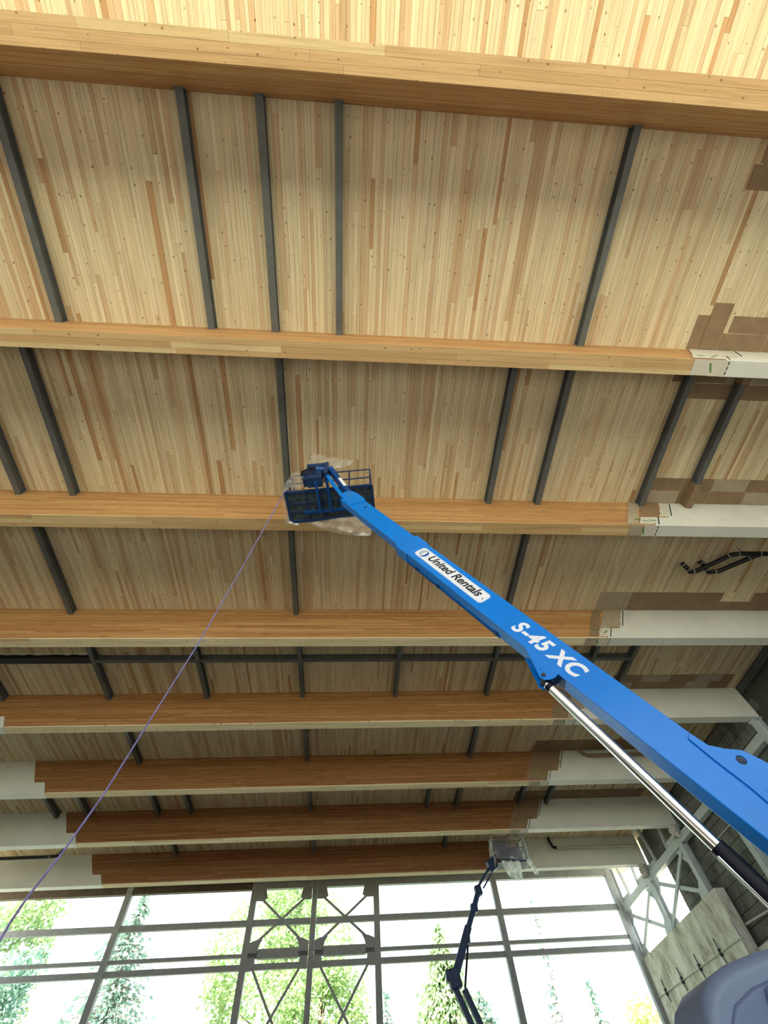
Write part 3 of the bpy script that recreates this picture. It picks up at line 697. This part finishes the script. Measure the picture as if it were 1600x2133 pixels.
# jib, its cylinder and the rotator
K = bp(6.12, -.14, -W / 2); J = Vector((-0.70, 5.10, 11.0 + ZC))
jd = (J - K).normalized(); jx = Vector((jd.y, -jd.x, 0)).normalized()
jib = MB().bar(K - jd * .05 + Vector((.05, 0, 0)), J + Vector((.05, 0, 0)), .13, .16, (0, 1, 0)).build('jib_arm', M['blue2'], lift, bevel=.01)
MB().bar(K + jd * .42 + Vector((.06, -.088, 0)), K + jd * .80 + Vector((.06, -.088, 0)), .08, .012, (0, 1, 0)).build('warning_sticker', M['decal'], jib)
MB().tube([K + Vector((-.16, -.02, -.05)), K + Vector((-.16, -.02, -.05)) + jd * 1.05], .05, 14).build('jib_cylinder', M['blue'], lift)
MB().tube([J + Vector((-.35, 0, .02)), J + Vector((.12, 0, .02))], .09, 14).build('jib_knuckle', M['blue2'], lift)
# platform (slightly turned): local x along its length, y away from the viewer
PA = math.radians(-7.2); PC = Vector((-.632, 5.943, 10.6 + ZC)); PX = Vector((math.cos(PA), math.sin(PA), 0)); PY = Vector((-math.sin(PA), math.cos(PA), 0)); PZ = Vector((0, 0, 1))
def pp(x, y, z): return PC + PX * x + PY * y + PZ * z
HX, HY = 1.17, .46
plat = MB().obox(pp(0, 0, .012), PX * HX, PY * HY, PZ * .006).build('platform_floor', M['mesh'], lift)
for a, b in (((-HX, -HY), (HX, -HY)), ((HX, -HY), (HX, HY)), ((HX, HY), (-HX, HY)), ((-HX, HY), (-HX, -HY))):
    MB().bar(pp(*a, 0), pp(*b, 0), .075, .06).build('floor_rim', M['navy'], plat)
for x in (-.62, -.2, .25, .68): MB().bar(pp(x, -HY, -.012), pp(x, HY, -.012), .035, .03).build('floor_joist', M['navy'], plat)
for y in (-.1, .16): MB().bar(pp(-HX, y, -.012), pp(HX, y, -.012), .03, .028).build('floor_joist', M['navy'], plat)
MB().bar(pp(-.75, .17, -.05), pp(.55, .17, -.05), .07, .05).build('cross_channel', M['blue2'], plat)
for x in (-.30, .0): MB().bar(pp(x, -.75, -.07), pp(x, .22, -.07), .07, .07).build('support_arm', M['blue2'], plat)
rx, ry = HX - .03, HY - .02
for z in (.55, 1.08):
    c = [pp(-rx, -ry, z), pp(rx, -ry, z), pp(rx, ry, z), pp(-rx, ry, z), pp(-rx, -ry, z)]
    for a, b in zip(c[:-1], c[1:]): MB().tube([a, b], .021, 8).build('guard_rail', M['navy'], plat)
for x, y in ((-rx, -ry), (rx, -ry), (rx, ry), (-rx, ry), (-.1, ry), (.55, -ry)):
    MB().tube([pp(x, y, 0), pp(x, y, 1.08)], .021, 8).build('rail_post', M['navy'], plat)
rb = MB().obox(pp(-.33, -.72, .30), PX * .20, PY * .16, PZ * .34).build('rotator', M['navy'], lift, bevel=.02)
MB().obox(pp(-.28, -.72, .70), PX * .30, PY * .20, PZ * .06).build('rotator_cap', M['navy'], rb, bevel=.02)
MB().obox(pp(-.02, -.80, .36), PX * .05, PY * .16, PZ * .34).build('rotator_plate', M['navy'], rb, bevel=.01)
MB().obox(pp(-.60, -.66, .38), PX * .06, PY * .12, PZ * .30).build('valve_block', M['navy'], rb, bevel=.01)
for q in range(4): MB().tube([pp(-.55 + q * .09, -.88, .10), pp(-.6 + q * .08, -.93, .35), pp(-.45 + q * .06, -.86, .62), pp(-.25, -.8, .66)], .016, 6).build('hose', M['pipe'], rb)
MB().obox(pp(-.62, -.50, .95), PX * .22, PY * .10, PZ * .14).build('control_box', M['pipe'], plat, bevel=.02)
# engine cover, turntable, chassis, wheels
prof = [(1.95, -.85), (1.95, .50), (1.975, .60), (2.03, .68), (2.12, .745), (2.25, .79), (2.5, .84), (2.9, .885), (3.5, .92), (4.9, .93), (4.9, -.85)]
cov = MB().prism([(a, Z(b)) for a, b in prof], (0, 3.48, 0), (1, 0, 0), (0, 0, 1), (0, 1, 0), .52).build('engine_cover', M['hood'], lift, bevel=.07, seg=5)
prof2 = [(2.05, -.7), (2.05, .45), (2.08, .55), (2.15, .62), (2.3, .68), (2.6, .745), (3.0, .785), (4.75, .83), (4.75, -.7)]
MB().prism([(a, Z(b)) for a, b in prof2], (0, 3.462, 0), (1, 0, 0), (0, 0, 1), (0, 1, 0), .06).build('cover_panel', M['hood_dark'], cov, bevel=.025, seg=5)
MB().prism([(2.42, Z(-.6)), (2.34, Z(.60)), (2.36, Z(.67)), (2.46, Z(.70)), (2.9, Z(.745)), (4.7, Z(.79)), (4.7, Z(-.6))], (0, 3.425, 0), (1, 0, 0), (0, 0, 1), (0, 1, 0), .05).build('cover_bulge', M['hood_dark'], cov, bevel=.03, seg=5)
MB().prism([(1.98, Z(.25)), (1.99, Z(.50)), (2.02, Z(.535)), (2.08, Z(.55)), (2.10, Z(.25))], (0, 3.462, 0), (1, 0, 0), (0, 0, 1), (0, 1, 0), .05).build('vent_lens', M['decal_rim'], cov, bevel=.015)
for o_ in [cov] + [c_ for c_ in cov.children]:
    for p_ in o_.data.polygons: p_.use_smooth = True
    wn = o_.modifiers.new('normals', 'WEIGHTED_NORMAL'); wn.keep_sharp = True
MB().tube([(1.88, 3.80, Z(.47)), (1.96, 3.80, Z(.47))], .045, 14).build('latch_knob', M['rubber'], cov)
MB().prism([(1.9, .95), (1.9, 1.5), (4.3, 1.6), (6.2, 1.6), (6.2, .95)], (0, 3.6, 0), (1, 0, 0), (0, 0, 1), (0, 1, 0), 1.7).build('turntable', M['rubber'], lift, bevel=.03)
for yr in (4.05, 4.5): MB().prism([(4.75, 1.5), (4.85, 2.45), (5.5, 2.55), (5.9, 1.5)], (0, yr, 0), (1, 0, 0), (0, 0, 1), (0, 1, 0), .09).build('boom_riser', M['blue'], lift)
MB().prism([(5.6, 1.0), (5.6, 2.0), (6.5, 2.0), (6.7, 1.7), (6.7, 1.0)], (0, 3.5, 0), (1, 0, 0), (0, 0, 1), (0, 1, 0), 1.9).build('counterweight', M['hood'], lift, bevel=.06)
MB().tube([(4.2, 4.5, .72), (4.2, 4.5, .97)], .55, 28).build('slew_ring', M['bolt'], lift)
MB().prism([(2.9, .42), (2.9, .74), (5.5, .74), (5.5, .42)], (0, 3.95, 0), (1, 0, 0), (0, 0, 1), (0, 1, 0), 1.1).build('chassis', M['blue2'], lift, bevel=.03)
for x in (3.0, 5.4):
    MB().bar((x, 3.4, .46), (x, 5.6, .46), .16, .18).build('axle', M['blue2'], lift)
    for y in (3.25, 5.45):
        t = MB().tube([(x, y, .46), (x, y + .03, .46), (x, y + .07, .46), (x, y + .25, .46), (x, y + .29, .46), (x, y + .32, .46)], [.30, .40, .46, .46, .40, .30], 28).build('wheel', M['rubber'], lift)
        MB().tube([(x, y - .015, .46), (x, y + .335, .46)], .22, 18).build('wheel_hub', M['decal'], t)

# ------------------------------------------------------------------ plastic sheeting draped on the platform
def sheet(label, corners, nu, nv, amp, m, seed, sag=0.0, thick=.004):
    """crumpled sheet between four world corners (a,b along the top, c,d along the bottom)"""
    rnd = random.Random(seed); a, b, c, d = [Vector(q) for q in corners]; m_ = MB(); vs = []
    nrm = (b - a).cross(d - a).normalized()
    for j in range(nv + 1):
        for i in range(nu + 1):
            s, t = i / nu, j / nv
            p = (a * (1 - s) + b * s) * (1 - t) + (d * (1 - s) + c * s) * t
            p = p + nrm * rnd.uniform(-amp, amp) + Vector((rnd.uniform(-1, 1), rnd.uniform(-1, 1), rnd.uniform(-1, 1))) * amp * .35 - Vector((0, 0, sag * 4 * s * (1 - s) * t))
            vs.append(p)
    fs = [(j * (nu + 1) + i, j * (nu + 1) + i + 1, (j + 1) * (nu + 1) + i + 1, (j + 1) * (nu + 1) + i) for j in range(nv) for i in range(nu)]
    m_.add(vs, fs)
    o = m_.build('plastic_sheet', m)
    for p in o.data.polygons: p.use_smooth = True
    ss = o.modifiers.new('round', 'SUBSURF'); ss.levels = 1; ss.render_levels = 2
    tag(o, label, 'plastic sheet', 'plastic sheeting on the lifts'); return o
sheet('clear plastic sheet bunched above the jib of the blue lift', [pp(-.50, -.95, 1.42), pp(.75, -.75, 1.10), pp(.45, -.70, .78), pp(-.55, -.85, .80)], 8, 5, .07, M['film'], 3)
sheet('clear plastic sheet draped over the left end rail of the platform', [pp(-1.10, -.50, 1.10), pp(-1.16, .46, 1.10), pp(-1.30, .52, -.10), pp(-1.22, -.45, -.02)], 8, 9, .06, M['film'], 5)
sheet('clear plastic sheet over the left front rail of the platform', [pp(-1.15, -.52, 1.12), pp(-.45, -.52, 1.08), pp(-.40, -.56, .05), pp(-1.22, -.55, .02)], 9, 7, .05, M['film'], 6)
sheet('thin tan plastic sheet hanging below the platform floor', [pp(-.80, .50, -.06), pp(1.10, .40, -.06), pp(1.02, .90, -.40), pp(-.10, .78, -.22)], 10, 5, .05, M['film_tan'], 8, .06)
sheet('white plastic strip wrapped along the far left platform edge', [pp(-1.25, .30, .10), pp(-1.0, .52, .04), pp(-.95, .56, -.07), pp(-1.27, .42, -.10)], 7, 3, .035, M['film_dense'], 11)
sheet('clear plastic sheet lying inside the right end of the platform', [pp(.30, -.40, .10), pp(1.12, -.44, .16), pp(1.10, .40, .06), pp(.35, .36, .06)], 9, 6, .05, M['film'], 13)

# rope from the platform down to the slab
RP = [(-1.93, 5.80, 11.15), (-2.03, 5.90, 10.6), (-2.70, 6.70, 8.56), (-3.17, 7.11, 6.60), (-3.50, 7.17, 4.78), (-3.62, 7.10, 3.74), (-3.72, 6.94, 2.91), (-3.79, 6.80, 2.42), (-3.79, 6.71, 2.14), (-3.82, 6.6, .6), (-3.85, 6.55, -1.69)]
rp = MB().tube([(a, b, Z(c)) for a, b, c in RP], .014, 8); o = rp.build('rope', M['rope']); tag(o, 'thin violet rope hanging from the lift platform to lower left', 'rope')

# ------------------------------------------------------------------ second lift far down the hall
l2 = empty('boom_lift', (5.6, 29.0, 0)); tag(l2, 'distant dark articulated boom lift in front of the windows', 'boom lift')
Yl = 29.0
def q2(x, z, y=Yl): return Vector((x, y, Z(z)))
up2 = MB().bar(q2(5.25, 6.75), q2(6.15, 8.3), .34, .40, (0, 1, 0)).build('main_boom', M['navy'], l2, bevel=.02)
MB().bar(q2(6.05, 8.1), q2(7.0, 9.7), .25, .28, (0, 1, 0)).build('boom_extension', M['navy'], l2, bevel=.02)
for (x, z, s) in ((5.95, 7.85, .46), (6.62, 9.02, .34)): MB().obox(q2(x, z), (.18, 0, .02), (0, .17, 0), (.02, 0, .18)).build('boom_collar', M['navy'], up2)
MB().obox(q2(7.02, 9.75), (.17, 0, .05), (0, .16, 0), (-.03, 0, .22)).build('tip_knuckle', M['navy'], l2, bevel=.03)
MB().bar(q2(7.08, 9.95), q2(7.9, 10.75), .12, .15, (0, 1, 0)).build('jib_arm', M['navy'], l2)
MB().bar(q2(7.32, 9.85), q2(8.12, 10.65), .07, .08, (0, 1, 0)).build('jib_cylinder', M['navy'], l2)
MB().obox(q2(8.05, 10.85), (.20, 0, .12), (0, .2, 0), (-.08, 0, .26)).build('rotator', M['navy'], l2, bevel=.02)
MB().obox(q2(5.1, 6.5), (.27, 0, .05), (0, .24, 0), (-.06, 0, .34)).build('elbow_link', M['navy'], l2, bevel=.05)
MB().obox(q2(4.88, 6.62), (.16, 0, .0), (0, .18, 0), (0, 0, .2)).build('elbow_knuckle', M['navy'], l2, bevel=.03)
MB().tube([q2(5.55, 6.2), q2(6.0, 7.65)], .05, 10).build('boom_cylinder', M['barrel'], l2)
MB().bar(q2(5.05, 6.3), q2(6.7, 2.6), .24, .22, (0, 1, 0)).build('lower_arm', M['navy'], l2)
MB().bar(q2(5.5, 6.15), q2(7.15, 2.5), .24, .24, (0, 1, 0)).build('upper_arm', M['navy'], l2)
MB().prism([(5.2, 1.0), (5.2, 2.2), (6.2, 2.6), (7.4, 2.6), (7.4, 1.0)], (0, 28.2, 0), (1, 0, 0), (0, 0, 1), (0, 1, 0), 1.6).build('turntable', M['hood'], l2, bevel=.05)
MB().prism([(6.4, 2.4), (6.3, 4.6), (7.0, 4.6), (7.4, 2.4)], (0, 28.8, 0), (1, 0, 0), (0, 0, 1), (0, 1, 0), .4).build('riser', M['navy'], l2)
MB().prism([(5.0, .5), (5.0, 1.0), (7.6, 1.0), (7.6, .5)], (0, 28.3, 0), (1, 0, 0), (0, 0, 1), (0, 1, 0), 1.4).build('chassis', M['navy'], l2, bevel=.03)
for x in (5.2, 7.3):
    for y in (27.9, 29.75):
        t = MB().tube([(x, y, .5), (x, y + .04, .5), (x, y + .28, .5), (x, y + .32, .5)], [.42, .5, .5, .42], 24).build('wheel', M['rubber'], l2)
        MB().tube([(x, y - .015, .5), (x, y + .335, .5)], .24, 16).build('wheel_hub', M['decal'], t)
# its basket, wrapped in plastic
fr = [(8.35, 28.55), (10.0, 28.55), (10.0, 29.5), (8.35, 29.5)]
for z in (10.85, 11.45, 12.0):
    for a, b in zip(fr, fr[1:] + fr[:1]): MB().bar((a[0], a[1], Z(z)), (b[0], b[1], Z(z)), .06, .06).build('basket_rail', M['navy'], l2)
for a in fr: MB().bar((a[0], a[1], Z(10.85)), (a[0], a[1], Z(12.0)), .06, .06).build('basket_post', M['navy'], l2)
MB().box(8.35, 10.0, 28.55, 29.5, Z(10.80), Z(10.85)).build('basket_floor', M['mesh'], l2)
MB().obox((8.85, 28.75, Z(11.45)), (.38, 0, 0), (0, .12, 0), (-.12, 0, .45)).build('control_box', M['navy'], l2, bevel=.05)
MB().obox((9.6, 29.1, Z(11.2)), (.28, 0, 0), (0, .25, 0), (0, 0, .32)).build('tool_tray', M['hood'], l2, bevel=.04)
def S2(label, c, nu, nv, amp, m, seed): return sheet(label, [(x, y, Z(z)) for x, y, z in c], nu, nv, amp, m, seed)
S2('grey plastic wrapped round the front of the distant lift basket', [(8.30, 28.45, 12.12), (10.08, 28.45, 12.10), (10.12, 28.48, 10.85), (8.25, 28.48, 10.95)], 8, 6, .05, M['film'], 21)
S2('grey plastic wrapped round the right end of the distant lift basket', [(10.08, 28.45, 12.10), (10.08, 29.6, 12.10), (10.15, 29.6, 10.75), (10.15, 28.45, 10.85)], 7, 8, .05, M['film_dense'], 22)
S2('grey plastic on the left end of the distant lift basket', [(8.28, 29.6, 12.10), (8.28, 28.45, 12.12), (8.12, 28.45, 10.6), (8.15, 29.6, 10.7)], 7, 8, .06, M['film_dense'], 23)
S2('loose pale plastic flap hanging under the distant lift basket', [(8.45, 28.5, 10.85), (9.55, 28.5, 10.85), (9.50, 28.6, 9.98), (8.75, 28.6, 10.15)], 9, 6, .07, M['film_dense'], 24)
S2('narrow pale plastic tail at the right of the distant lift basket', [(9.85, 28.5, 10.9), (10.2, 28.5, 10.9), (10.42, 28.55, 10.18), (10.2, 28.55, 10.2)], 4, 6, .05, M['film_dense'], 25)

# ------------------------------------------------------------------ trees beyond the windows
def broadleaf(name, label, base, h, rx, ry, zlow, n, m, size, seed, clumps=26):
    rnd = random.Random(seed); bx, by = base
    root = empty(name, (bx, by, -.05)); tag(root, label, 'tree', 'trees beyond the windows')
    tr = MB().tube([(bx, by, -.1), (bx + .2, by, h * .35), (bx - .1, by, h * .7), (bx, by, h * .92)], [.35, .28, .16, .04], 10).build('trunk', M['bark'], root)
    cl = []
    for k in range(clumps):
        t = rnd.random(); z = zlow + (h - zlow) * t; rr = math.sqrt(max(.05, 1 - abs(t - .42) ** 1.6 * 2.0)); a = rnd.uniform(0, 6.28); r_ = math.sqrt(rnd.random())
        cl.append((bx + rx * rr * r_ * math.cos(a), by + ry * rr * r_ * math.sin(a), z, rnd.uniform(.8, 1.7)))
    for c in cl[:10]: MB().tube([(bx, by, c[2] * .75), ((bx + c[0]) / 2, (by + c[1]) / 2, c[2] * .9), c[:3]], [.10, .06, .02], 6).build('branch', M['bark'], root)
    lf = MB()
    for k in range(n):
        c = rnd.choice(cl); R = c[3]
        d = Vector((rnd.gauss(0, 1), rnd.gauss(0, 1), rnd.gauss(0, 1))).normalized() * R * rnd.uniform(.35, 1.1) ; p = Vector(c[:3]) + Vector((d.x, d.y, d.z * 1.2))
        u_ = Vector((rnd.gauss(0, 1), rnd.gauss(0, 1), rnd.gauss(0, .6))).normalized() * size * rnd.uniform(.6, 1.3); v_ = u_.cross(Vector((rnd.gauss(0, 1), rnd.gauss(0, 1), rnd.gauss(0, 1)))).normalized() * size * .55
        lf.add([p - u_, p - v_, p + u_, p + v_], [(0, 1, 2, 3)])
    tag(lf.build('foliage', m, root), kind='stuff'); return root
def conifer(name, label, base, h, r, zlow, whorls, per, m, size, seed, dens=1.0, droop=.35, power=1.0, tr=.30):
    rnd = random.Random(seed); bx, by = base
    root = empty(name, (bx, by, -.05)); tag(root, label, 'tree', 'trees beyond the windows')
    MB().tube([(bx, by, -.1), (bx + .05, by, h * .5), (bx, by, h)], [tr, tr * .6, .02], 8).build('trunk', M['bark'], root)
    lf = MB(); br = MB()
    for k in range(whorls):
        t = k / whorls; z = h - (h - zlow) * t; R = r * (t ** power) + .12
        for q in range(per):
            a = rnd.uniform(0, 6.28); l = R * rnd.uniform(.65, 1.1); dz = -l * droop * rnd.uniform(.5, 1.4)
            e = Vector((bx + l * math.cos(a), by + l * math.sin(a), z + dz)); s0 = Vector((bx, by, z))
            if l > .5: br.tube([s0, e], [.03, .008], 4, False)
            nn = max(2, int(l / size * 1.6 * dens))
            for i in range(nn):
                f = (i + rnd.random()) / nn; p = s0.lerp(e, f) + Vector((rnd.gauss(0, .10), rnd.gauss(0, .10), rnd.gauss(0, .10) - .05)) * (1 + l * .3)
                u_ = (e - s0).normalized() * size * rnd.uniform(.5, 1.1) + Vector((0, 0, -size * .4)); v_ = u_.cross(Vector((rnd.gauss(0, 1), rnd.gauss(0, 1), rnd.gauss(0, 1)))).normalized() * size * .33
                lf.add([p - u_ * .5, p - v_, p + u_ * .6, p + v_], [(0, 1, 2, 3)])
    br.smooth = False; tag(br.build('branches', M['bark'], root), kind='stuff'); tag(lf.build('foliage', m, root), kind='stuff'); return root
broadleaf('broadleaf_tree', 'large pale green tree behind the cross-braced windows', (-4.7, 49), 19.3, 7.0, 4.5, 4.0, 26000, M['leaf_a'], .17, 31, 100)
broadleaf('broadleaf_tree', 'bushy yellow green tree low behind the cross-braced windows', (-1.6, 44), 12.2, 3.4, 3.0, 3.0, 9000, M['leaf_a'], .17, 32, 34)
conifer('conifer_tree', 'loose blue green conifer behind the second window from the left', (-17.8, 50), 19.3, 5.6, 6.0, 36, 11, M['leaf_b'], .42, 33, .8, .2, .75, .14)
broadleaf('broadleaf_tree', 'leafy green tree at the left edge of the windows', (-28.5, 52), 20.5, 4.8, 4.0, 5.0, 16000, M['leaf_c'], .22, 34, 34)
broadleaf('broadleaf_tree', 'yellow tinged tree low at the far left of the windows', (-24.6, 47), 14.5, 2.6, 2.6, 4.0, 4000, M['leaf_b'], .20, 35, 16)
conifer('conifer_tree', 'dense pointed green conifer beside the distant lift boom', (8.3, 52), 16.7, 6.0, 5.0, 60, 22, M['leaf_c'], .34, 36, 1.3, .5, .85)
conifer('conifer_tree', 'shorter rounded green conifer right of the pointed one', (12.0, 57), 13.6, 4.6, 5.0, 34, 14, M['leaf_b'], .32, 37, 1.2, .5, .6)
conifer('conifer_tree', 'thin sparse conifer top beyond the right-hand window', (17.4, 52), 18.3, 1.5, 6.0, 26, 3, M['leaf_b'], .34, 38, .8, .2, .6, .05)
conifer('conifer_tree', 'small conifer low in the right-hand window', (20.8, 53), 12.9, 1.8, 5.0, 22, 8, M['leaf_b'], .34, 39, .9, .3, .8)
conifer('conifer_tree', 'faint blue green conifer right of the cross-braced windows', (3.6, 56), 13.5, 2.2, 5.0, 22, 9, M['leaf_b'], .34, 40, .9, .3, .8)
broadleaf('shrub_tree', 'small yellow green tree beside the concrete wall corner', (24.0, 51), 11.2, 1.7, 1.6, 5.0, 2600, M['leaf_y'], .20, 41, 14)
